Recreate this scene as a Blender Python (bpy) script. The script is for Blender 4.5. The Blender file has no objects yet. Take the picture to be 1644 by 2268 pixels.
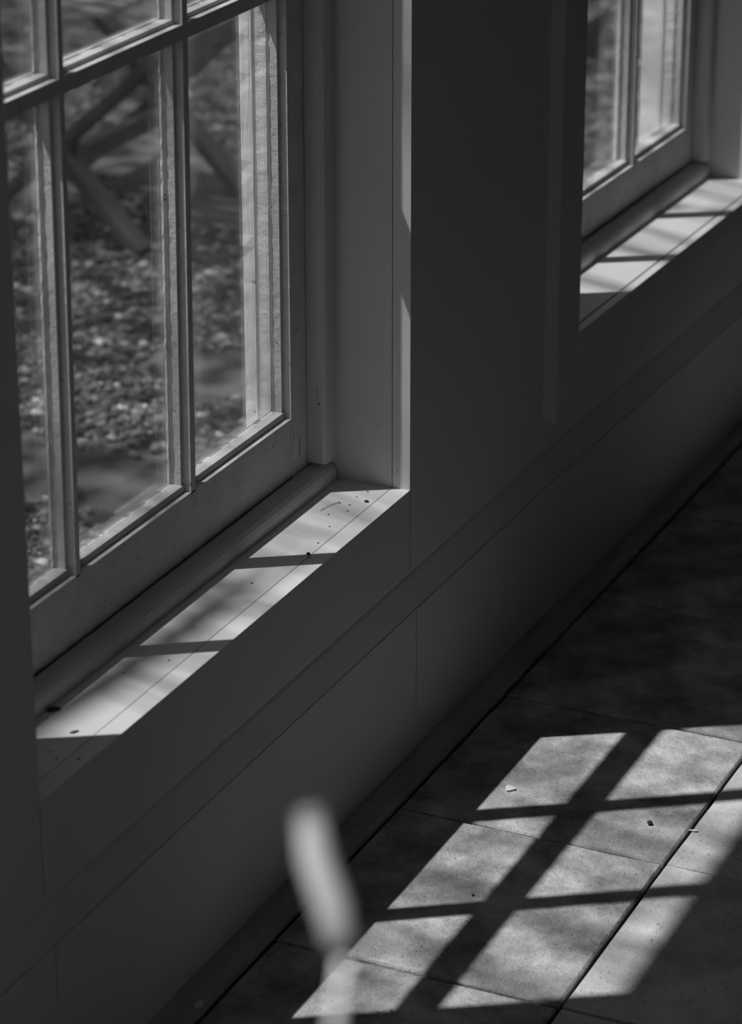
import bpy, bmesh, math, random
import numpy as np
from mathutils import Matrix, Vector, noise
random.seed(7); np.random.seed(7)
C = bpy.context.scene.collection
sc = bpy.context.scene

# ---------------------------------------------------------------- camera
CAMZ = 1.78178
FPX = 6473.65
tilt, yaw, roll = math.radians(22.42829808), math.radians(24.60202624), math.radians(-0.08936243)
FWD = Vector((math.cos(tilt)*math.cos(yaw), math.cos(tilt)*math.sin(yaw), -math.sin(tilt)))
rt = FWD.cross(Vector((0, 0, 1))).normalized()
up = rt.cross(FWD)
r2 = math.cos(roll)*rt + math.sin(roll)*up
u2 = -math.sin(roll)*rt + math.cos(roll)*up
cam = bpy.data.cameras.new('camera')
co = bpy.data.objects.new('camera', cam); C.objects.link(co)
M = Matrix((r2, u2, -FWD)).transposed().to_4x4(); M.translation = Vector((0, 0, CAMZ))
co.matrix_world = M
cam.sensor_fit = 'HORIZONTAL'; cam.sensor_width = 24.0
cam.lens = FPX/1644*24.0
cam.clip_start = 0.05; cam.clip_end = 200
cam.dof.use_dof = True
cam.dof.focus_distance = 3.62
cam.dof.aperture_fstop = 5.0
sc.camera = co

# ---------------------------------------------------------------- sky and sun
world = bpy.data.worlds.new('sky'); sc.world = world; world.use_nodes = True
bg = world.node_tree.nodes['Background']
bg.inputs[0].default_value = (1, 1, 1, 1); bg.inputs[1].default_value = 0.78
sl = bpy.data.lights.new('sun', 'SUN'); sl.energy = 9.6; sl.angle = math.radians(0.53)
so = bpy.data.objects.new('sun', sl); C.objects.link(so)
SUN = Vector((0.2308, -0.3722, -0.899)).normalized()
so.rotation_euler = (-SUN).to_track_quat('Z', 'Y').to_euler()
so.location = (-3, 6, 9)
sc.view_settings.view_transform = 'Standard'; sc.view_settings.look = 'None'
sc.view_settings.exposure = 0.0; sc.view_settings.gamma = 1.0
sc.view_settings.use_curve_mapping = False
sc.cycles.max_bounces = 10; sc.cycles.diffuse_bounces = 7
sc.cycles.transparent_max_bounces = 24

# ---------------------------------------------------------------- materials (all grey: the photograph is monochrome)
def mat(name, base, var=0.0, vscale=6.0, stretch=(1, 1, 1), rough=0.6, bump=0.0, bscale=60.0, bstretch=(1, 1, 1),
        specks=0.0, sscale=90.0, speck_col=0.05, bdist=0.001, spec=0.3, stain=None):
    m = bpy.data.materials.new(name); m.use_nodes = True
    nt = m.node_tree; N = nt.nodes; L = nt.links
    p = N['Principled BSDF']
    p.inputs['Roughness'].default_value = rough
    p.inputs['Specular IOR Level'].default_value = spec
    tc = N.new('ShaderNodeTexCoord')
    def mapped(scl):
        mp = N.new('ShaderNodeMapping'); mp.inputs['Scale'].default_value = scl
        L.new(tc.outputs['Object'], mp.inputs['Vector']); return mp.outputs['Vector']
    def tex(scl, scale, detail=5, rgh=0.6):
        n = N.new('ShaderNodeTexNoise'); n.inputs['Scale'].default_value = scale
        n.inputs['Detail'].default_value = detail; n.inputs['Roughness'].default_value = rgh
        L.new(mapped(scl), n.inputs['Vector']); return n.outputs['Fac']
    def rng(src, a, b, c, d):
        r = N.new('ShaderNodeMapRange'); r.inputs[1].default_value = a; r.inputs[2].default_value = b
        r.inputs[3].default_value = c; r.inputs[4].default_value = d; L.new(src, r.inputs[0]); return r.outputs[0]
    def mul(a, b):
        k = N.new('ShaderNodeMath'); k.operation = 'MULTIPLY'; L.new(a, k.inputs[0])
        if isinstance(b, float): k.inputs[1].default_value = b
        else: L.new(b, k.inputs[1])
        return k.outputs[0]
    v = rng(tex(stretch, vscale), 0.25, 0.75, base*(1-var), base*(1+var))
    if stain:
        v = mul(v, rng(tex((1, 1, 1), stain[0], 6, 0.65), stain[1], stain[2], stain[3], 1.0))
    if specks > 0:
        t = tex((1, 1, 1), sscale, 2, 0.5)
        v = mul(v, rng(t, 0.73-specks, 0.76-specks, 1.0, speck_col))
    cb = N.new('ShaderNodeCombineColor')
    for i in range(3): L.new(v, cb.inputs[i])
    L.new(cb.outputs[0], p.inputs['Base Color'])
    if bump > 0:
        b = N.new('ShaderNodeBump'); b.inputs['Strength'].default_value = bump
        b.inputs['Distance'].default_value = bdist
        L.new(tex(bstretch, bscale, 6, 0.65), b.inputs['Height']); L.new(b.outputs[0], p.inputs['Normal'])
    return m

M_paint = mat('white_paint', 0.60, 0.05, 8, rough=0.5, bump=0.25, bscale=45, bdist=0.002, specks=0.0, sscale=170, speck_col=0.25)
M_sill = mat('sill_paint', 0.62, 0.07, 7, rough=0.5, bump=0.25, bscale=60, bdist=0.0015, specks=0.0, sscale=150, speck_col=0.3)
M_wood = mat('weathered_white_paint', 0.80, 0.08, 10, rough=0.7, bump=0.9, bscale=170, bstretch=(1, 1, 0.08), bdist=0.002, specks=0.02, sscale=110, speck_col=0.35)
M_putty = mat('flaking_putty_paint', 0.60, 0.12, 30, rough=0.6, bump=0.8, bscale=110, bdist=0.002, specks=0.02, sscale=140, speck_col=0.4)
M_wall = mat('wall_paint', 0.64, 0.05, 3, rough=0.75, bump=0.25, bscale=25, bdist=0.002)
M_room = mat('dark_room_boards', 0.16, 0.1, 6, rough=0.7)
M_ceil = mat('ceiling_paint', 0.35, 0.03, 3, rough=0.8)
M_kerb = mat('dark_kerb_stone', 0.5, 0.3, 14, stretch=(0.5, 3, 3), rough=0.85, bump=0.8, bscale=90, bdist=0.002)
M_mortar = mat('dark_mortar', 0.018, 0.3, 30, rough=0.95, bump=0.8, bscale=120, bdist=0.003)
M_paver = mat('concrete_paver', 0.60, 0.46, 13, rough=0.85, bump=1.0, bscale=150, bdist=0.004, specks=0.07, sscale=240, speck_col=0.3, stain=(6.5, 0.35, 0.60, 0.5))
M_paver2 = mat('pale_concrete_paver', 0.70, 0.26, 11, rough=0.85, bump=0.9, bscale=150, bdist=0.003, specks=0.05, sscale=240, speck_col=0.35, stain=(5.0, 0.35, 0.58, 0.68))
M_earth = mat('gravel_bed', 0.10, 0.4, 9, rough=0.95, bump=1.0, bscale=60, bdist=0.01)
M_dark = mat('dark_timber', 0.07, 0.2, 20, rough=0.7)
M_chair = mat('stained_chair_wood', 0.07, 0.2, 20, stretch=(1, 1, 1), rough=0.5)
M_slat = mat('pale_chair_slat', 0.22, 0.1, 20, rough=0.55)
M_bark = mat('bark', 0.12, 0.3, 20, rough=0.9, bump=1, bscale=40, bdist=0.01)
M_leaf = mat('foliage', 0.14, 0.25, 3, rough=0.6)
M_spike = mat('pale_seed_head', 0.36, 0.1, 60, rough=0.8)
M_stem = mat('dry_stem', 0.55, 0.1, 60, rough=0.7)
M_pot = mat('clay_pot', 0.22, 0.1, 20, rough=0.85)
M_crumb = mat('dark_crumb', 0.04, 0.3, 200, rough=0.9)
M_petal = mat('pale_flake', 0.88, 0.1, 100, rough=0.7)

M_stone = bpy.data.materials.new('gravel_stone'); M_stone.use_nodes = True
_n = M_stone.node_tree; _a = _n.nodes.new('ShaderNodeAttribute'); _a.attribute_name = 'tone'
_n.links.new(_a.outputs['Color'], _n.nodes['Principled BSDF'].inputs['Base Color'])
_n.nodes['Principled BSDF'].inputs['Roughness'].default_value = 0.8

def glass_material():
    m = bpy.data.materials.new('window_glass'); m.use_nodes = True
    nt = m.node_tree; N = nt.nodes; L = nt.links
    N.remove(N['Principled BSDF'])
    out = N['Material Output']
    tr = N.new('ShaderNodeBsdfTransparent'); tr.inputs[0].default_value = (0.95, 0.95, 0.95, 1)
    gl = N.new('ShaderNodeBsdfGlossy'); gl.inputs['Roughness'].default_value = 0.03
    fr = N.new('ShaderNodeFresnel'); fr.inputs[0].default_value = 1.45
    hf = N.new('ShaderNodeMath'); hf.operation = 'MULTIPLY'; hf.inputs[1].default_value = 0.6
    L.new(fr.outputs[0], hf.inputs[0])
    mx = N.new('ShaderNodeMixShader'); L.new(hf.outputs[0], mx.inputs[0]); L.new(tr.outputs[0], mx.inputs[1]); L.new(gl.outputs[0], mx.inputs[2])
    # a film of dust, thicker towards the foot of each pane
    df = N.new('ShaderNodeBsdfDiffuse'); df.inputs[0].default_value = (0.6, 0.6, 0.6, 1)
    tc = N.new('ShaderNodeTexCoord'); sp = N.new('ShaderNodeSeparateXYZ'); L.new(tc.outputs['Generated'], sp.inputs[0])
    mr = N.new('ShaderNodeMapRange'); mr.inputs[1].default_value = 0.0; mr.inputs[2].default_value = 0.16
    mr.inputs[3].default_value = 0.06; mr.inputs[4].default_value = 0.012; L.new(sp.outputs['Z'], mr.inputs[0])
    nz = N.new('ShaderNodeTexNoise'); nz.inputs['Scale'].default_value = 14; nz.inputs['Detail'].default_value = 6
    L.new(tc.outputs['Object'], nz.inputs['Vector'])
    ml = N.new('ShaderNodeMath'); ml.operation = 'MULTIPLY'; L.new(mr.outputs[0], ml.inputs[0]); L.new(nz.outputs['Fac'], ml.inputs[1])
    m2 = N.new('ShaderNodeMixShader'); L.new(ml.outputs[0], m2.inputs[0]); L.new(mx.outputs[0], m2.inputs[1]); L.new(df.outputs[0], m2.inputs[2])
    L.new(m2.outputs[0], out.inputs['Surface'])
    return m
M_glass = glass_material()

# ---------------------------------------------------------------- helpers
ident = lambda v: v
class MB:
    """collects geometry, then links it as ONE mesh object"""
    def __init__(s): s.v = []; s.f = []
    def add(s, vs, fs):
        k = len(s.v); s.v += [tuple(p) for p in vs]; s.f += [tuple(i+k for i in f) for f in fs]; return s
    def box(s, x0, x1, y0, y1, z0, z1):
        return s.add([(x0,y0,z0),(x1,y0,z0),(x1,y1,z0),(x0,y1,z0),(x0,y0,z1),(x1,y0,z1),(x1,y1,z1),(x0,y1,z1)],
                     [(0,3,2,1),(4,5,6,7),(0,1,5,4),(1,2,6,5),(2,3,7,6),(3,0,4,7)])
    def prism(s, prof, t0, t1, axis, n=1, jit=None):
        """extrude a closed 2D profile; axis 'z': (x,y) profile, axis 'x': (y,z) profile. jit = {index: (du, dv)} roughness"""
        k = len(prof); vs = []
        ph = random.random()*50
        for i in range(n+1):
            t = t0 + (t1-t0)*i/n
            for j, (u, v) in enumerate(prof):
                if jit and j in jit:
                    a = noise.noise(Vector((t*70+ph, j*3.1, 0))) + 0.6*noise.noise(Vector((t*260+ph, j*3.1, 5)))
                    u += jit[j][0]*a; v += jit[j][1]*a
                vs.append((u, v, t) if axis == 'z' else (t, u, v))
        fs = [tuple(range(k))[::-1], tuple(range(n*k, n*k+k))]
        for i in range(n):
            for j in range(k):
                a = i*k+j; b = i*k+(j+1) % k
                fs.append((a, b, b+k, a+k))
        return s.add(vs, fs)
    def tube(s, pts, rads, seg=10):
        pts = [Vector(p) for p in pts]; vs = []; n = len(pts)
        for i, p in enumerate(pts):
            d = (pts[min(i+1, n-1)]-pts[max(i-1, 0)]).normalized()
            a = d.orthogonal().normalized(); b = d.cross(a)
            for j in range(seg):
                w = 2*math.pi*j/seg
                vs.append(p + (a*math.cos(w)+b*math.sin(w))*rads[i])
        fs = [tuple(range(seg))[::-1], tuple(range((n-1)*seg, n*seg))]
        for i in range(n-1):
            for j in range(seg):
                a = i*seg+j; b = i*seg+(j+1) % seg; fs.append((a, b, b+seg, a+seg))
        return s.add(vs, fs)
    def bar(s, p, q, w, h, upv=(0, 0, 1)):
        p = Vector(p); q = Vector(q); d = (q-p).normalized(); a = d.cross(Vector(upv)).normalized()*w/2; b = a.normalized().cross(d)*h/2
        vs = [p-a-b, p+a-b, p+a+b, p-a+b, q-a-b, q+a-b, q+a+b, q-a+b]
        return s.add(vs, [(0,3,2,1),(4,5,6,7),(0,1,5,4),(1,2,6,5),(2,3,7,6),(3,0,4,7)])
    def build(s, name, m, parent=None, tf=ident, bevel=0.0, smooth=False, origin=None):
        me = bpy.data.meshes.new(name)
        vs = [Vector(tf(Vector(p))) for p in s.v]
        o = bpy.data.objects.new(name, me); C.objects.link(o)
        if origin is None and parent is None and vs:
            lo = [min(p[i] for p in vs) for i in range(3)]; hi = [max(p[i] for p in vs) for i in range(3)]
            origin = Vector(((lo[0]+hi[0])/2, (lo[1]+hi[1])/2, lo[2]))
        org = Vector(origin) if origin is not None else Vector((0, 0, 0))
        me.from_pydata([p-org for p in vs], [], s.f); me.update()
        bm = bmesh.new(); bm.from_mesh(me); bmesh.ops.recalc_face_normals(bm, faces=bm.faces); bm.to_mesh(me); bm.free()
        o.location = org
        me.materials.append(m)
        if parent is not None:
            o.parent = parent; o.location = org - parent.location if origin is not None else -parent.location
        if bevel > 0:
            b = o.modifiers.new('bevel', 'BEVEL'); b.width = bevel; b.segments = 2; b.limit_method = 'ANGLE'; b.angle_limit = math.radians(50)
        if smooth:
            for p in me.polygons: p.use_smooth = True
        return o
def empty(name, loc):
    o = bpy.data.objects.new(name, None); C.objects.link(o); o.location = loc; o.empty_display_size = 0.1; return o
def struct(o): o['kind'] = 'structure'; return o
def tag(o, label, cat, group=None):
    o['label'] = label; o['category'] = cat
    if group: o['group'] = group
    return o

# ---------------------------------------------------------------- windows
H = 2.88          # ceiling height
HEAD = 2.16       # window head
YOUT = 1.592      # outside face of the wall
ROT = math.radians(-1.0); PX, PY = 3.68, 1.38
def tf2(v):       # the right-hand stretch of wall is built about one degree out of line
    x = v.x-PX; y = v.y-PY
    return Vector((PX + x*math.cos(ROT) - y*math.sin(ROT), PY + x*math.sin(ROT) + y*math.cos(ROT), v.z))

R_, D1, D2 = 0.0055, 0.0105, 0.0210     # mould step, depth of front fillet, depth to the glass
def vbar_profile(a, b, ys):
    return [(a, ys), (b, ys), (b, ys+D1), (b+R_, ys+D1), (b+R_, ys+D2), (b+R_, ys+D2+.003), (b+.0085, ys+D2+.003), (b+.0085, ys+D2+.006),
            ((a+b)/2+.001, ys+D2+.0135), ((a+b)/2-.001, ys+D2+.0135), (a-.0088, ys+D2+.0062), (a-.0088, ys+D2+.003), (a-R_, ys+D2+.003), (a-R_, ys+D2),
            (a-R_, ys+D1), (a, ys+D1)]
VJ = {10: (.0014, .001), 11: (.0014, .0), 13: (.0005, .0006)}

CHIPS = [((3.0509, 1.5316, .4620), .0012, .0040, 'y'), ((3.1100, 1.5316, .4564), .0010, .0130, 'y'), ((3.1266, 1.5316, .4352), .0016, .0260, 'y'),
         ((2.9568, 1.5316, .4470), .0012, .0016, 'y'), ((2.7887, 1.5316, .4570), .0012, .0028, 'y'), ((2.6990, 1.5316, .4488), .0014, .0030, 'y'),
         ((3.1475, 1.5161, .5029), .0008, .0150, 'x'), ((3.1475, 1.5143, .4897), .0024, .0034, 'x'), ((3.1772, 1.4470, .4617), .0020, .0010, 'x'),
         ((3.1772, 1.4178, .4014), .0022, .0016, 'x'), ((3.1772, 1.5101, .4519), .0012, .0016, 'x')]
def window(name, xl, xr, zs, yf, ys, edge, sl_x, ml, sr_x, stop_x, rail_t, rail_b, bars, tf=ident, loc=None, mull_lean=0.0, crack=0.0012):
    """xl,xr opening; zs sill height; yf wall face; ys sash face; sl_x,sr_x inner edges of the stiles; ml = [(a,b)] glazing bars"""
    w = struct(empty(name, loc or (xl, yf, zs)))
    B = lambda mb, nm, m, **k: mb.build(nm, m, w, tf, **k)
    ye = yf+edge                                   # joint between wall edge and lining boards
    yb = ys-0.0294                                 # foot of the bead
    G = crack
    # inner sill board, jamb linings, head lining
    B(MB().box(xl-.02, xr+.02, ye+G, ys+.04, zs-.03, zs), 'window_sill', M_sill)
    B(MB().box(xr, xr+.022, ye+G, ys-.0005, zs, HEAD), 'jamb_lining', M_paint)
    B(MB().box(xl-.022, xl, ye+G, ys-.0005, zs, HEAD), 'jamb_lining', M_paint)
    B(MB().box(xl-.02, xr+.02, ye+G, ys-.0005, HEAD, HEAD+.02), 'head_lining', M_paint)
    # rounded bead lying on the sill against the sash
    pr = [(yb, zs+.0002), (yb-.0004, zs+.011), (yb+.0022, zs+.0165), (yb+.0065, zs+.0205), (yb+.013, zs+.0232), (yb+.0262, zs+.0238), (yb+.0262, zs+.0002)]
    B(MB().prism(pr, xl+.0015, xr-.004, 'x', 40, {0: (.0006, 0), 5: (.0008, .0005)}), 'sill_bead', M_paint)
    # stop beads up the jambs, bottom end ragged
    zb = zs+.0285
    pr = [(stop_x, ys-.0008), (stop_x+.0002, ys-.0215), (stop_x+.0035, ys-.0262), (stop_x+.009, ys-.0272), (xr-.0002, ys-.0272), (xr-.0002, ys-.0008)]
    B(MB().prism(pr, zb, HEAD, 'z', 1), 'stop_bead', M_paint)
    d = xr-stop_x
    pr = [(xl+d, ys-.0008), (xl+d, ys-.0268), (xl+.0002, ys-.0268), (xl+.0002, ys-.0008)]
    B(MB().prism(pr, zb, HEAD, 'z', 1), 'stop_bead', M_paint)
    # sash
    yg = ys+D2
    yx = ys+.0415
    pr = [(sr_x, ys), (xr+.022, ys), (xr+.022, yx), (sr_x-.0045, yx), (sr_x-.0045, yg+.003), (sr_x-.0045+.0, yg+.0028), (sr_x-R_+.001, yg+.0028), (sr_x-R_, yg), (sr_x-R_, ys+D1), (sr_x, ys+D1)]
    pr = [(sr_x, ys), (xr+.022, ys), (xr+.022, yx), (sr_x-R_-.0025, yx), (sr_x-R_-.0025, yg+.003), (sr_x-R_, yg+.003), (sr_x-R_, yg), (sr_x-R_, ys+D1), (sr_x, ys+D1)]
    B(MB().prism(pr, zs-.01, HEAD+.02, 'z', 190, {3: (.0, .0), 4: (.0012, 0), 6: (.0005, .0010)}), 'stile', M_putty)
    q = sl_x
    pr = [(q, ys), (q, ys+D1), (q+R_, ys+D1), (q+R_, yg+.003), (q+R_+.005, yg+.003), (q+R_+.005, yx), (xl-.022, yx), (xl-.022, ys)]
    B(MB().prism(pr, zs-.01, HEAD+.02, 'z', 60), 'stile', M_putty)
    t = rail_t
    pr = [(ys, rail_b), (ys, t), (ys+.0085, t+.0002), (ys+.0085, t+.0085), (ys+.0175, t+.0088), (yg, t+.0090), (yg+.0032, t+.0090), (yg+.0034, t+.0112), (yx, t-.008), (yx, rail_b)]
    B(MB().prism(pr, xl-.01, sr_x+.0005, 'x', 160, {4: (.0016, .0004), 5: (.0006, .0006), 7: (0, .0010), 2: (0, .0002)}), 'bottom_rail', M_putty)
    tt = HEAD-.07
    pr = [(ys, HEAD+.02), (ys, tt), (ys+D1, tt), (ys+D1, tt-R_), (yg+.003, tt-R_), (yg+.003, tt-R_-.004), (yx, tt-R_-.004), (yx, HEAD+.02)]
    B(MB().prism(pr, xl-.01, sr_x+.0005, 'x', 1), 'top_rail', M_putty)
    lean = lambda v: tf(Vector((v.x + mull_lean*(v.z-.53), v.y, v.z)))
    for (a, b) in ml:
        mb = MB().prism(vbar_profile(a, b, ys), t-.002, tt+.01, 'z', 190, VJ)
        mb.build('glazing_bar', M_putty, w, lean)
    for (z0, z1) in bars:
        e_ = .0004; pr = [(ys+e_, z0), (ys+e_, z1), (ys+D1, z1), (ys+D1, z1+R_), (yg, z1+R_), (yg+.003, z1+R_), (yg+.003, z1+.0078), (yg+.0048, z1+.0078), (yg+.018, z1-.0052),
              (yg+.018, z0-.002), (yg+.007, z0-.008), (yg+.003, z0-.008), (yg+.003, z0-R_), (ys+D1, z0-R_), (ys+D1, z0)]
        B(MB().prism(pr, sl_x-.002, sr_x+.002, 'x', 160, {4: (.0012, .0003), 8: (0, .0008), 2: (.0005, .0)}), 'glazing_bar', M_putty)
    # panes
    xs = [(sl_x+R_, ml[0][0]-R_)] + [(ml[i][1]+R_, ml[i+1][0]-R_) for i in range(len(ml)-1)] + [(ml[-1][1]+R_, sr_x-R_)]
    zz = [rail_t+.0090] + [v for b in bars for v in (b[0]-R_, b[1]+R_)] + [tt-R_]
    for i in range(0, len(zz), 2):
        for (x0, x1) in xs:
            c = lean(Vector(((x0+x1)/2, yg+.0015, (zz[i]+zz[i+1])/2)))
            mb = MB().box(x0, x1, yg+.0002, yg+.0024, zz[i], zz[i+1])
            mb.build('pane', M_glass, w, lean, origin=c)
    # outer frame seen through the glass, with a seam to the sash, and the weathered outside sill
    xo = sr_x-R_-.0048
    e1 = yx+.0008
    for (y0, y1, dx) in ((e1, YOUT-.002, 0.0),):
        B(MB().prism([(xo+dx, y0), (xr+.03, y0), (xr+.03, y1), (xo+dx-.0005, y1)], zs-.05, HEAD+.05, 'z', 120, {0: (.0005, 0), 3: (.0016, .0006)}), 'outer_frame', M_wood)
        xo2 = sl_x+R_+.006
        B(MB().prism([(xo2, y0), (xo2, y1), (xl-.03, y1), (xl-.03, y0)], zs-.05, HEAD+.05, 'z', 1), 'outer_frame', M_wood)
    B(MB().prism([(e1, zs-.05), (e1, rail_t-.03), (YOUT+.03, rail_t-.085), (YOUT+.03, zs-.05)], xl-.03, xr+.03, 'x', 1), 'outer_sill', M_wood)
    B(MB().box(xl-.03, xr+.03, e1, YOUT+.004, HEAD-.06, HEAD+.05), 'outer_frame', M_wood)
    # blocking under the sash
    B(MB().box(xl-.02, xr+.02, ys-.002, yx, zs, rail_b-.0035), 'sash_rest', M_paint)
    return w

W1 = dict(xl=2.2495, xr=3.1772, zs=.3788, yf=1.4, ys=1.5316, edge=.0242, sl_x=2.290, ml=[(2.561, 2.5703), (2.833, 2.8450)], sr_x=3.103,
          stop_x=3.1475, rail_t=.481, rail_b=.4031, bars=[(1.0235, 1.0405), (1.585, 1.602)])
window('window_1', mull_lean=0.016, **W1)
W2 = dict(xl=3.7284, xr=4.58, zs=.4235, yf=1.38, ys=1.512, edge=.0145, sl_x=3.79, ml=[(4.02, 4.0295), (4.281, 4.290)], sr_x=4.528,
          stop_x=4.561, rail_t=.513, rail_b=.4475, bars=[(1.06, 1.077), (1.6, 1.617)])
w2 = window('window_2', tf=tf2, crack=.0022, **W2)
W3 = dict(xl=.62, xr=1.55, zs=.3788, yf=1.4, ys=1.5316, edge=.0242, sl_x=.68, ml=[(.93, .94), (1.20, 1.21)], sr_x=1.475,
          stop_x=1.52, rail_t=.481, rail_b=.4031, bars=[(1.0235, 1.0405), (1.585, 1.602)])
window('window_3', **W3)  # out of view, added to bring bounce light into the room

# chips and gouges in the paint of window 1
def chip(par, p, w, h, ax):
    n = 7; vs = []
    for k in (0, 1):
        for j in range(n):
            a = 6.28318*j/n + .3; f = .75+.25*((j*7) % 3)
            u = w/2*f*math.cos(a); v = h/2*f*math.sin(a); e = -.0003*k
            vs.append((p[0]+u, p[1]+e, p[2]+v) if ax == 'y' else (p[0]+e, p[1]+u, p[2]+v))
    fs = [tuple(range(n)), tuple(range(n, 2*n))] + [(j, (j+1) % n, n+(j+1) % n, n+j) for j in range(n)]
    MB().add(vs, fs).build('paint_chip', M_crumb, par)
w1o = bpy.data.objects['window_1']
for (p, w_, h_, ax) in CHIPS: chip(w1o, p, w_, h_, ax)

# boxed surround of window 2, standing proud of the wall
y0, y1 = 1.38, 1.4015
MB().prism([(3.6465, y0), (3.6465, y1), (3.7284, y1), (3.7284, y0)], .3112, H, 'z', 120, {0: (.0004, .0), 1: (.0008, .0)}).build('casing_board', M_wall, w2, tf2)
MB().box(4.58, 4.665, y0, y1, .3112, H).build('casing_board', M_wall, w2, tf2)
MB().box(3.7284, 4.58, y0, y1, .3112, .3930).build('apron_board', M_wall, w2, tf2)
MB().box(3.7284, 4.58, y0, y1, HEAD, H).build('casing_board', M_wall, w2, tf2)
MB().box(3.7284, 4.58, y0, y0+.0130, .3932, .4235).build('sill_edge', M_sill, w2, tf2)

# ---------------------------------------------------------------- wall with the windows
wb = MB()
LOW = [(1.39, -.02), (1.39, .2135), (1.3918, .2140), (1.3918, .2154), (1.3900, .2165), (1.3908, .222), (1.3985, .258), (1.4008, .2625), (1.4, .268)]
def solid(x0, x1, tf=ident, front=True):
    pr = LOW + [(1.4, H), (YOUT, H), (YOUT, -.35), (1.39, -.35)]
    k = MB().prism(pr, x0, x1, 'x', 1); wb.add([tf(Vector(p)) for p in k.v], k.f)
def under(W, tf=ident):
    x0, x1, zs = W['xl'], W['xr'], W['zs']; ye = W['yf']+W['edge'] if W is not W2 else 1.4
    if W is W2:
        pr = LOW + [(1.4, .3930), (YOUT-.02, .3930), (YOUT-.02, -.35), (1.39, -.35)]
    else:
        pr = LOW + [(1.4, zs), (ye, zs), (ye, zs-.031), (YOUT-.01, zs-.051), (YOUT-.01, -.35), (1.39, -.35)]
    k = MB().prism(pr, x0-.001, x1+.001, 'x', 1); wb.add([tf(Vector(p)) for p in k.v], k.f)
    k = MB().box(x0-.001, x1+.001, 1.4, ye if W is not W2 else 1.41, HEAD, H); wb.add([tf(Vector(p)) for p in k.v], k.f)
    k = MB().box(x0-.001, x1+.001, ye, YOUT-.01, HEAD+.051, H); wb.add([tf(Vector(p)) for p in k.v], k.f)
def pier(x0, x1, l, r_, tf=ident):
    """wall between openings; the last strip beside an opening is only the plastered edge, the boards fill the rest"""
    a = x0+.031 if l else x0; b = x1-.031 if r_ else x1
    solid(a, b, tf)
    for (u, v, on) in ((x0, a, l), (b, x1, r_)):
        if on:
            e = 1.4242
            pr = LOW + [(1.4, H), (e, H), (e, -.35), (1.39, -.35)]
            k = MB().prism(pr, u, v, 'x', 1); wb.add([tf(Vector(p)) for p in k.v], k.f)
pier(-1.6, W3['xl'], False, True)
under(W3)
pier(W3['xr'], W1['xl'], True, True)
under(W1)
pier(W1['xr'], 3.675, True, False)
pier(3.672, W2['xl'], False, True, tf2)
under(W2, tf2)
pier(W2['xr'], 7.2, True, False, tf2)
struct(wb.build('wall_window_side', M_wall))

# the rest of the room
bw = MB(); ops = [(-1.45, .75)]; zb0, zb1 = .75, 2.15
edges = [-1.75] + [v for o_ in ops for v in o_] + [7.3]
for i in range(0, len(edges), 2): bw.box(edges[i], edges[i+1], -2.75, -2.6, -.3, H)
for (a, b) in ops: bw.box(a, b, -2.75, -2.6, -.3, zb0); bw.box(a, b, -2.75, -2.6, zb1, H)
struct(bw.build('wall_back', M_room))
for i, (a, b) in enumerate(ops):
    wn = struct(empty('window_%d' % (5+i), ((a+b)/2, -2.675, zb0)))  # unseen back window, added to let fill light into the room
    for (x0, x1, z0, z1) in ((a, a+.05, zb0, zb1), (b-.05, b, zb0, zb1), (a+.05, b-.05, zb0, zb0+.06), (a+.05, b-.05, zb1-.05, zb1)):
        MB().box(x0, x1, -2.70, -2.65, z0, z1).build('window_frame', M_paint, wn)
    m_ = (a+b)/2; MB().box(m_-.012, m_+.012, -2.69, -2.66, zb0+.06, zb1-.05).build('glazing_bar', M_paint, wn)
    for (x0, x1) in ((a+.05, m_-.012), (m_+.012, b-.05)):
        MB().box(x0, x1, -2.677, -2.673, zb0+.06, zb1-.05).build('pane', M_glass, wn, origin=((x0+x1)/2, -2.675, 1.4))
    MB().box(a-.03, b+.03, -2.6, -2.56, zb0-.03, zb0).build('window_sill', M_paint, wn)
struct(MB().box(-1.75, -1.6, -2.6, 1.6, -.3, H).build('wall_left', M_wall))
struct(MB().box(7.1, 7.3, -2.6, 1.30, -.3, H).build('wall_right', M_room))
# ceiling that runs out into the eaves, with a small added rooflight opening
sx, sy, hw = 0.484, 1.125, 0.14
EAVE = 2.118
cb = MB()
cb.box(-1.9, sx-hw, -2.9, EAVE, H, H+.08); cb.box(sx+hw, 7.5, -2.9, EAVE, H, H+.08)
cb.box(sx-hw, sx+hw, -2.9, sy-hw, H, H+.08); cb.box(sx-hw, sx+hw, sy+hw, EAVE, H, H+.08)
struct(cb.build('ceiling', M_ceil))
w4 = struct(empty('window_4', (sx, sy, H)))  # unseen rooflight, added to put sun on the grass stalk
fr = MB()
for (a, b, c, d) in ((-hw, hw, -hw, -hw+.02), (-hw, hw, hw-.02, hw), (-hw, -hw+.02, -hw+.02, hw-.02), (hw-.02, hw, -hw+.02, hw-.02)):
    fr.box(sx+a, sx+b, sy+c, sy+d, H+.08, H+.11)
fr.build('window_frame', M_paint, w4)
MB().box(sx-hw+.02, sx+hw-.02, sy-hw+.02, sy+hw-.02, H+.09, H+.094).build('pane', M_glass, w4, origin=(sx, sy, H+.092))

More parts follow.
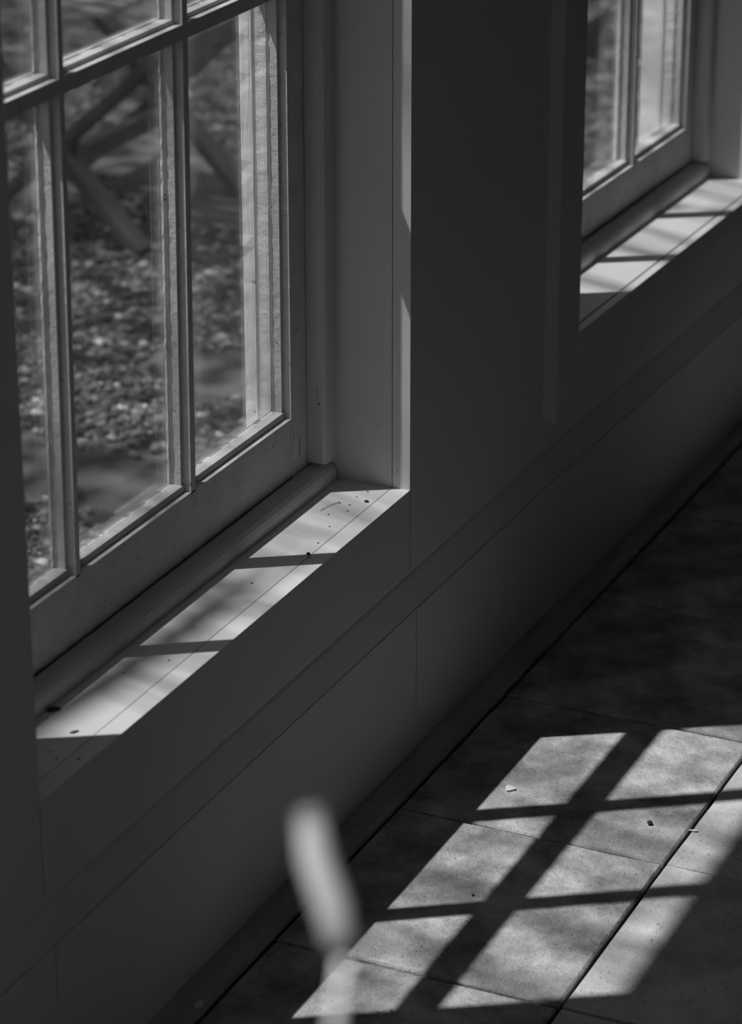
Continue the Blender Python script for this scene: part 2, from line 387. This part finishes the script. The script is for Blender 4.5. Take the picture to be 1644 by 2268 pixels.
# ---------------------------------------------------------------- floor of square concrete pavers
FZ = .0135
fl = struct(MB().box(-1.6, 7.1, -2.6, 1.39, -.12, FZ-.007).build('floor', M_mortar))
def paver_mesh(seed, w, d, top):
    rnd = random.Random(seed)
    n = 9
    ring = []
    hx, hy = w/2, d/2
    def e(k): return (rnd.random()-.5)*.0022
    for i in range(n): ring.append((-hx+2*hx*i/n, -hy+abs(e(0))))
    for i in range(n): ring.append((hx-abs(e(0)), -hy+2*hy*i/n))
    for i in range(n): ring.append((hx-2*hx*i/n, hy-abs(e(0))))
    for i in range(n): ring.append((-hx+abs(e(0)), hy-2*hy*i/n))
    m = len(ring); vs = []
    for (x, y) in ring: vs.append((x, y, -.03))
    for (x, y) in ring: vs.append((x, y, top-.0025))
    for (x, y) in ring:
        l = .0012+.0016*rnd.random()
        vs.append((x-l*(1 if x > 0 else -1)*(abs(x) > hx-.01), y-l*(1 if y > 0 else -1)*(abs(y) > hy-.01), top))
    fs = [tuple(range(2*m, 3*m))]
    for k in (0, 1):
        for j in range(m): fs.append((k*m+j, k*m+(j+1) % m, (k+1)*m+(j+1) % m, (k+1)*m+j))
    me = bpy.data.meshes.new('paver'); me.from_pydata(vs, [], fs); me.update()
    return me
X0, PW = 2.6557, 0.3578
row_y = [1.3435, .983]
while row_y[-1] > -2.2: row_y.append(row_y[-1]-.3565)
variants = [paver_mesh(k, PW-.0050, .3530, -.0) for k in range(6)]
variants2 = [paver_mesh(20+k, PW-.0045, .353, .0015) for k in range(6)]
for v in variants: v.materials.append(M_paver)
for v in variants2: v.materials.append(M_paver2)
k = 0
for r in range(len(row_y)-1):
    yc = (row_y[r]+row_y[r+1])/2 + (.0002 if r == 0 else .0004 if r == 1 else 0)
    for i in range(-11, 12):
        xc = X0 + PW*(i+.5)
        if xc-PW/2 < -1.6 or xc+PW/2 > 7.1: continue
        me = (variants if r == 0 else variants2)[k % 6]; k += 1
        o = bpy.data.objects.new('paver', me); C.objects.link(o)
        o.parent = fl
        w = Vector((xc + random.uniform(-.001, .001), yc, FZ + random.uniform(-.0008, .0008)))
        o.location = w - fl.location
        o.rotation_euler.z = random.uniform(-.004, .004) + (0 if r > 1 else 0)
# raised dark kerb along the foot of the wall
kb = MB().prism([(1.3452, -.02), (1.3452, .010), (1.3472, .0132), (1.3895, .0132), (1.3895, -.02)], -1.59, 7.05, 'x', 420, {1: (.0022, .001), 2: (.0025, .0012)})
struct(kb.build('trim_1', M_kerb))

# ---------------------------------------------------------------- small things on floor and sills
def blob(name, loc, s, m, rz=0.0, flat=1.0, seed=0):
    bm = bmesh.new(); bmesh.ops.create_icosphere(bm, subdivisions=2, radius=1)
    rnd = random.Random(seed)
    for v in bm.verts:
        f = 1+.35*noise.noise(v.co*1.3+Vector((seed*3.3, 0, 0)))
        v.co = Vector((v.co.x*s[0]*f, v.co.y*s[1]*f, max(v.co.z, -.75)*s[2]*f))
    zmin = min(v.co.z for v in bm.verts)
    for v in bm.verts: v.co.z -= zmin
    me = bpy.data.meshes.new(name); bm.to_mesh(me); bm.free(); me.materials.append(m)
    o = bpy.data.objects.new(name, me); C.objects.link(o); o.location = loc; o.rotation_euler.z = rz; return o
ZS = .3788
tag(blob('crumb', (2.4375, 1.4935, ZS), (.0085, .0032, .0025), M_crumb, -.75, seed=1), 'long dark crumb lying by the bead at the near end of the nearer sill', 'debris')
tag(blob('crumb', (2.4016, 1.4467, ZS), (.0055, .002, .001), M_crumb, -.5, seed=2), 'thin dark smear-like crumb at the lower edge of the bright strip on the nearer sill', 'debris')
tag(blob('crumb', (3.1182, 1.434, ZS), (.0022, .0032, .0015), M_crumb, .3, seed=3), 'dark crumb near the far end of the nearer sill by the jamb', 'debris')
tag(blob('crumb', (2.9361, 1.4284, ZS), (.0034, .0024, .0015), M_crumb, .1, seed=4), 'dark crumb in the shadow bar across the nearer sill', 'debris')
for i, (x, y) in enumerate(((2.3408, 1.4339), (2.352, 1.447), (2.349, 1.412), (2.9256, 1.4215), (3.0251, 1.4419), (3.0811, 1.4433), (2.9727, 1.4325), (2.6925, 1.4568), (3.128, 1.452), (3.10, 1.449), (3.06, 1.46), (2.83, 1.452), (2.60, 1.44), (2.55, 1.47), (3.15, 1.447))):
    tag(blob('speck', (x, y, ZS), (.0011+.0008*random.random(), .0009, .0006), M_crumb, i, seed=10+i), 'tiny dark speck of dirt on the nearer window sill', 'debris', 'specks on the nearer sill')
tw = MB().tube([(3.067, 1.474, ZS+.0008), (3.080, 1.4715, ZS+.0016), (3.094, 1.4675, ZS+.0012), (3.103, 1.4635, ZS+.0008)], [.00035]*4, 6)
tw.tube([(3.098, 1.4605, ZS+.0007), (3.101, 1.4645, ZS+.001), (3.105, 1.4675, ZS+.0007)], [.0003]*3, 6)
tag(tw.build('dry_grass', M_crumb), 'thin dark dry grass blade lying on the nearer sill near its far end', 'twig')
def flake(name, loc, rx, ry, rz, m, h=.0018):
    mb = MB(); n = 12; vs = [(0, 0, h)]; 
    for j in range(n):
        a = 2*math.pi*j/n; f = 1+.25*math.sin(3*a+rz)
        vs.append((rx*f*math.cos(a), ry*f*math.sin(a), .0002+.0006*math.sin(2*a)**2))
    for j in range(n): vs.append((vs[j+1][0]*.9, vs[j+1][1]*.9, 0))
    fs = [(0, 1+j, 1+(j+1) % n) for j in range(n)] + [(1+j, 1+n+j, 1+n+(j+1) % n, 1+(j+1) % n) for j in range(n)] + [tuple(range(1+n, 1+2*n))[::-1]]
    mb.add(vs, fs); o = mb.build(name, m, origin=(0, 0, 0)); o.location = loc; o.rotation_euler.z = rz; return o
tag(flake('petal', (3.1172, 1.2308, 0.0151), .0075, .0065, .4, M_petal), 'small pale curled petal on the paver beside the sunlit edge', 'petal')
tag(flake('petal', (2.5584, 1.1613, 0.0151), .0048, .0028, 1.2, M_petal), 'left one of two tiny white flakes at the lower edge of the sunlit floor', 'flake')
tag(flake('petal', (2.5673, 1.1509, 0.0151), .0040, .0026, .2, M_petal), 'right one of two tiny white flakes at the lower edge of the sunlit floor', 'flake')
tag(flake('petal', (3.1045, 0.9778, 0.0166), .0058, .0018, 1.9, M_petal), 'narrow white sliver lying in the wide dark joint between the pavers', 'flake')
for i, (x, y, a, b) in enumerate(((2.492, 1.355, .009, .005), (2.502, 1.366, .006, .004), (2.475, 1.35, .004, .003))):
    tag(blob('mortar_crumb', (x, y, .0133), (a, b, .002), M_petal if i == 0 else M_paver2, i, seed=60+i),
        ('largest pale mortar crumb on the kerb at the lower edge', 'small grey mortar crumb on the kerb, further from the room than the largest', 'smallest mortar crumb at the kerb edge beside the pavers')[i], 'debris')
tag(blob('pebble', (3.1023, 1.0348, 0.0145), (.004, .0034, .002), M_crumb, 0, seed=51), 'round dark pebble on the sunlit paver beside the wide joint', 'pebble')
tag(blob('pebble', (3.0963, 0.8981, 0.0160), (.0045, .0035, .002), M_crumb, .6, seed=52), 'dark pebble on the pale paver at the right edge', 'pebble')
tag(blob('pebble', (2.8444, 1.1683, 0.0145), (.0018, .0015, .001), M_crumb, 0, seed=53), 'tiny dark grain on the middle sunlit paver', 'pebble')

# ---------------------------------------------------------------- outside
GZ = -.10
struct(MB().box(-30, 45, -30, 45, GZ-.3, GZ-.004).build('ground', M_earth))
def gravel():
    t = (1+5**.5)/2
    iv = np.array([(-1,t,0),(1,t,0),(-1,-t,0),(1,-t,0),(0,-1,t),(0,1,t),(0,-1,-t),(0,1,-t),(t,0,-1),(t,0,1),(-t,0,-1),(-t,0,1)], float)
    iv /= np.linalg.norm(iv[0])
    fc = np.array([(0,11,5),(0,5,1),(0,1,7),(0,7,10),(0,10,11),(1,5,9),(5,11,4),(11,10,2),(10,7,6),(7,1,8),(3,9,4),(3,4,2),(3,2,6),(3,6,8),(3,8,9),(4,9,5),(2,4,11),(6,2,10),(8,6,7),(9,8,1)])
    rs = np.random.RandomState(3)
    n = 88000
    # wedge of ground that the windows look out on
    x = rs.uniform(2.2, 10.0, n*3); y = rs.uniform(1.66, 5.4, n*3)
    keep = (y < 1.70 + .62*(x-1.6)) & (rs.rand(n*3) < np.clip(5.2/(x+.6), .25, 1.0)) 
    cx, cy = x[keep][:n], y[keep][:n]
    pn = np.array([noise.noise(Vector((a*1.6, b*1.6, 3))) + .5*noise.noise(Vector((a*4, b*4, 7))) for a, b in zip(cx, cy)])
    keep = pn > -.30 + .25*rs.rand(len(cx)); cx, cy, pn = cx[keep], cy[keep], pn[keep]
    clear = np.ones(len(cx), bool)
    for (fx, fy) in ((5.277, 2.955), (5.765, 2.955), (5.305, 3.40), (5.737, 3.40)): clear &= (abs(cx-fx) > .035) | (abs(cy-fy) > .065)
    clear &= (cx < 7.03) | (cx > 7.57) | (cy < 2.70) | (cy > 2.88)
    cx, cy, pn = cx[clear], cy[clear], pn[clear]
    n = len(cx)
    s = rs.gamma(6, 1/6., n)*.0062
    sc_ = np.stack([s*rs.uniform(.8, 1.5, n), s*rs.uniform(.7, 1.2, n), s*rs.uniform(.45, .9, n)], 1)
    a = rs.uniform(0, 6.28, n); ca, sa = np.cos(a), np.sin(a)
    V = iv[None]*(1+rs.uniform(-.18, .18, (n, 12, 1)))*sc_[:, None, :]
    X = V[..., 0]*ca[:, None]-V[..., 1]*sa[:, None]+cx[:, None]; Y = V[..., 0]*sa[:, None]+V[..., 1]*ca[:, None]+cy[:, None]
    Z = V[..., 2] + GZ + rs.uniform(0, .006, n)[:, None]
    P = np.stack([X, Y, Z], -1).reshape(-1, 3)
    F = (fc[None]+(np.arange(n)*12)[:, None, None]).reshape(-1, 3)
    me = bpy.data.meshes.new('gravel')
    me.vertices.add(len(P)); me.vertices.foreach_set('co', P.ravel())
    me.loops.add(F.size); me.loops.foreach_set('vertex_index', F.ravel().astype(np.int32))
    me.polygons.add(len(F)); me.polygons.foreach_set('loop_start', (np.arange(len(F))*3).astype(np.int32))
    me.polygons.foreach_set('loop_total', np.full(len(F), 3, np.int32))
    me.update(); me.validate()
    ton = np.clip(rs.gamma(1.7, .07, n)+.02, .015, .6)
    col = np.ones((n*12, 4), np.float32); col[:, :3] = np.repeat(ton, 12)[:, None]
    at = me.color_attributes.new('tone', 'FLOAT_COLOR', 'POINT'); at.data.foreach_set('color', col.ravel())
    me.materials.append(M_stone)
    o = bpy.data.objects.new('gravel', me); C.objects.link(o); o['kind'] = 'stuff'
    tag(o, 'loose grey gravel spread over the yard outside the windows', 'gravel')
gravel()

# folding slatted garden chair standing on the gravel, seen through the nearer window
ch = tag(empty('folding_chair', (5.52, 3.2, GZ)), 'dark folding garden chair with crossed legs on the gravel beyond the nearer window', 'chair')
for x in (5.277, 5.765):
    MB().bar((x, 2.955, GZ), (x, 3.46, .43), .024, .062, (1, 0, 0)).build('leg', M_chair, ch, bevel=.003)
    MB().bar((x+(.028 if x < 5.5 else -.028), 3.40, GZ), (x+(.028 if x < 5.5 else -.028), 2.90, .335), .024, .075, (1, 0, 0)).build('leg', M_chair, ch, bevel=.003)
for (y, z) in ((3.43, .385), (2.93, .315), (3.13, .085)):
    MB().box(5.285, 5.757, y-.015, y+.015, z-.02, z+.02).build('cross_rail', M_chair, ch, bevel=.002)
for i in range(8):
    x = 5.30+.0635*i
    MB().bar((x, 3.03, .405), (x, 3.50, .445), .042, .014, (0, 0, 1)).build('seat_slat', M_slat, ch, bevel=.002)
for x in (5.277, 5.765):
    MB().bar((x, 3.46, .40), (x, 3.70, .86), .024, .05, (1, 0, 0)).build('back_post', M_chair, ch, bevel=.003)
for i in range(4):
    t = .35+.19*i
    MB().bar((5.265, 3.44+.24*t, .42+.46*t), (5.777, 3.44+.24*t, .42+.46*t), .012, .05, (0, -.9, .45)).build('back_slat', M_slat, ch, bevel=.002)

# dark timber edging far down the yard, seen through the further window
tag(MB().box(7.05, 7.55, 2.72, 2.86, GZ-.01, GZ+.09).build('timber_sleeper', M_dark, bevel=.008), 'short dark timber block on the gravel seen through the further window', 'timber')

# tree that dapples the sunlight
tr = tag(empty('tree', (0.2, 7.0, GZ)), 'leafy tree in the yard that dapples the light on the windows', 'tree')
MB().tube([(0.2, 7.0, GZ-.05), (.3, 6.9, 1.2), (.55, 6.5, 2.6), (.9, 6.0, 4.2), (1.3, 5.5, 5.4)], [.24, .19, .16, .13, .09], 14).build('trunk', M_bark, tr, smooth=True)
rb = random.Random(5)
tips = []
for i in range(13):
    a = rb.uniform(-1.5, .45); s = Vector((.95, 5.9, 4.3)) + Vector((.05, -.06, .2))*i
    L = rb.uniform(3.0, 5.2)
    p = [s]; d = Vector((math.cos(a), math.sin(a), rb.uniform(0, .28)))
    for j in range(5):
        p.append(p[-1] + d*L/5); d = (d+Vector((rb.uniform(-.2, .2), rb.uniform(-.2, .2), rb.uniform(-.12, .08)))).normalized(); tips.append(p[-1].copy())
    hit = any(1.7 < q.x+.2308*(q.z-.4)/.899 < 5.0 and .4 < q.y-.3722*(q.z-.4)/.899 < 1.9 for k_ in range(5) for q in (p[k_], (p[k_]+p[k_+1])/2, p[k_+1]))
    if hit: continue
    MB().tube(p, [.055, .045, .034, .025, .016, .007], 8).build('branch', M_bark, tr, smooth=True)
for i in range(64):      # long thin unseen twigs, placed so their shadows streak the sunlight indoors
    gx = rb.uniform(2.0, 4.7); gy = rb.uniform(.7, 1.5); z = rb.uniform(4.3, 5.6); t = z/.899
    c = Vector((gx-.2308*t, gy+.3722*t, z)); L = rb.uniform(.7, 1.5); d = Vector((rb.uniform(-.45, -.08), -1, rb.uniform(-.15, .1))).normalized()
    w_ = Vector((rb.uniform(-.05, .05), 0, rb.uniform(-.05, .05))); r0 = rb.uniform(.0035, .0085)
    MB().tube([c-d*L, c-d*L*.4+w_, c+d*L*.3+w_*.5, c+d*L], [r0, r0*.85, r0*.6, r0*.25], 6).build('twig', M_bark, tr)
for (g0, g1, r0) in (((2.32, 1.500), (2.95, 1.425), .0165), ((2.50, 1.492), (3.0, 1.468), .011)):      # unseen limbs, placed so their soft shadow dims the inner sill
    t = 4.9/.899; q = [Vector((g0[0]+(g1[0]-g0[0])*k-.2308*t, g0[1]+(g1[1]-g0[1])*k+.3722*t, .38+4.9+.02*math.sin(5*k))) for k in (-.35, 0, .3, .6, .85, 1)]
    MB().tube(q, [r0*1.2, r0*1.1, r0, r0*.9, r0*.6, r0*.2], 8).build('branch', M_bark, tr)
def leaves():
    rs = np.random.RandomState(11); vs = []; fs = []
    n = 0; tries = 0
    while n < 14000 and tries < 100000:
        tries += 1
        x = rs.uniform(-1.2, 7.5); y = rs.uniform(2.4, 7.4); z = rs.uniform(4.2, 6.2)
        # where this leaf's shadow falls at sill height
        t = (z-.45)/.899; gx = x+.2308*t; gy = y-.3722*t
        cl = noise.noise(Vector((gx*1.1, gy*1.1, z*.6+4))) + .5*noise.noise(Vector((gx*3.1, gy*3.1, z)))
        dens = .75 + 1.1*cl
        if gx > 4.4 and gy > 2.2: dens += .7
        if gy < 1.85: dens = .015+.09*cl
        if gy < .9: dens *= .5
        if rs.rand() > dens: continue
        L = rs.uniform(.05, .09); w = L*.33
        a = rs.uniform(0, 6.28); b = rs.uniform(-.5, .5)
        d = np.array([math.cos(a)*math.cos(b), math.sin(a)*math.cos(b), math.sin(b)])
        e = np.array([-math.sin(a), math.cos(a), rs.uniform(-.4, .4)]); 
        c = np.array([x, y, z]); k = len(vs)
        vs += [tuple(c), tuple(c+d*L*.45+e*w+[0, 0, .008]), tuple(c+d*L), tuple(c+d*L*.45-e*w+[0, 0, .008]), tuple(c+d*L*.5)]
        fs += [(k, k+1, k+4), (k+1, k+2, k+4), (k+2, k+3, k+4), (k+3, k, k+4)]
        n += 1
    o = MB().add(vs, fs)
    me = bpy.data.meshes.new('foliage'); org = Vector(tr.location)
    me.from_pydata([tuple(Vector(p)-org) for p in o.v], [], o.f); me.update(); me.materials.append(M_leaf)
    q = bpy.data.objects.new('foliage', me); C.objects.link(q); q.parent = tr; q['kind'] = 'stuff'
leaves()

# ---------------------------------------------------------------- grass stalk close to the camera, out of focus
sp = [(0.9027, .4401, 1.2419), (0.9005, .4378, 1.2370), (0.8959, .4339, 1.2262), (0.8907, .4248, 1.211), (0.886, .4184, 1.1991), (0.8846, .4166, 1.1945)]
st = [(0.8846, .4166, 1.1945), (0.8790, .4150, 1.1850), (0.8698, .4133, 1.1716), (0.865, .41, 1.12), (.858, .405, .90), (.852, .40, .60), (.85, .40, .1112)]
gs = tag(empty('grass_stalk', (.85, .40, .0143)), 'pale blurred grass seed head on a thin stalk rising in the foreground', 'plant')
MB().tube(sp, [.0030, .0056, .0066, .0070, .0068, .0040], 14).build('seed_head', M_spike, gs, smooth=True)
hs = MB(); rr = random.Random(9)
for i in range(420):
    t = rr.random()*.96; k = t*(len(sp)-1); j = min(int(k), len(sp)-2); p = Vector(sp[j]).lerp(Vector(sp[j+1]), k-j)
    ax = (Vector(sp[j])-Vector(sp[j+1])).normalized(); o1 = ax.orthogonal().normalized(); a = rr.uniform(0, 6.28)
    d = (o1*math.cos(a)+ax.cross(o1)*math.sin(a)); q = p+d*.0045; e = q+(d*.8+ax*.7)*rr.uniform(.002, .0042); sd = d.cross(ax)*.0005
    hs.add([q-sd, q+sd, e, q-ax*.0008], [(0, 1, 2), (1, 3, 2), (3, 0, 2)])
ho = hs.build('bristles', M_spike, gs); ho['kind'] = 'stuff'
MB().tube(st, [.0022, .0026, .0028, .0026, .0026, .0028, .003], 10).build('stalk', M_stem, gs, smooth=True)
n = 28; prof = [(.0, .0), (.045, .0), (.062, .10), (.066, .10), (.066, .118), (.056, .118), (.054, .095), (0, .095)]
vs = []; fs = []
for (r, z) in prof:
    for j in range(n): vs.append((.85+r*math.cos(6.28318*j/n), .40+r*math.sin(6.28318*j/n), z+.0145))
for i in range(len(prof)-1):
    for j in range(n): fs.append((i*n+j, i*n+(j+1) % n, (i+1)*n+(j+1) % n, (i+1)*n+j))
pb = MB().add(vs, fs).build('plant_pot', M_pot, smooth=False, origin=(.85, .40, .0145))
tag(pb, 'small clay pot on the floor holding the grass stalk', 'pot')
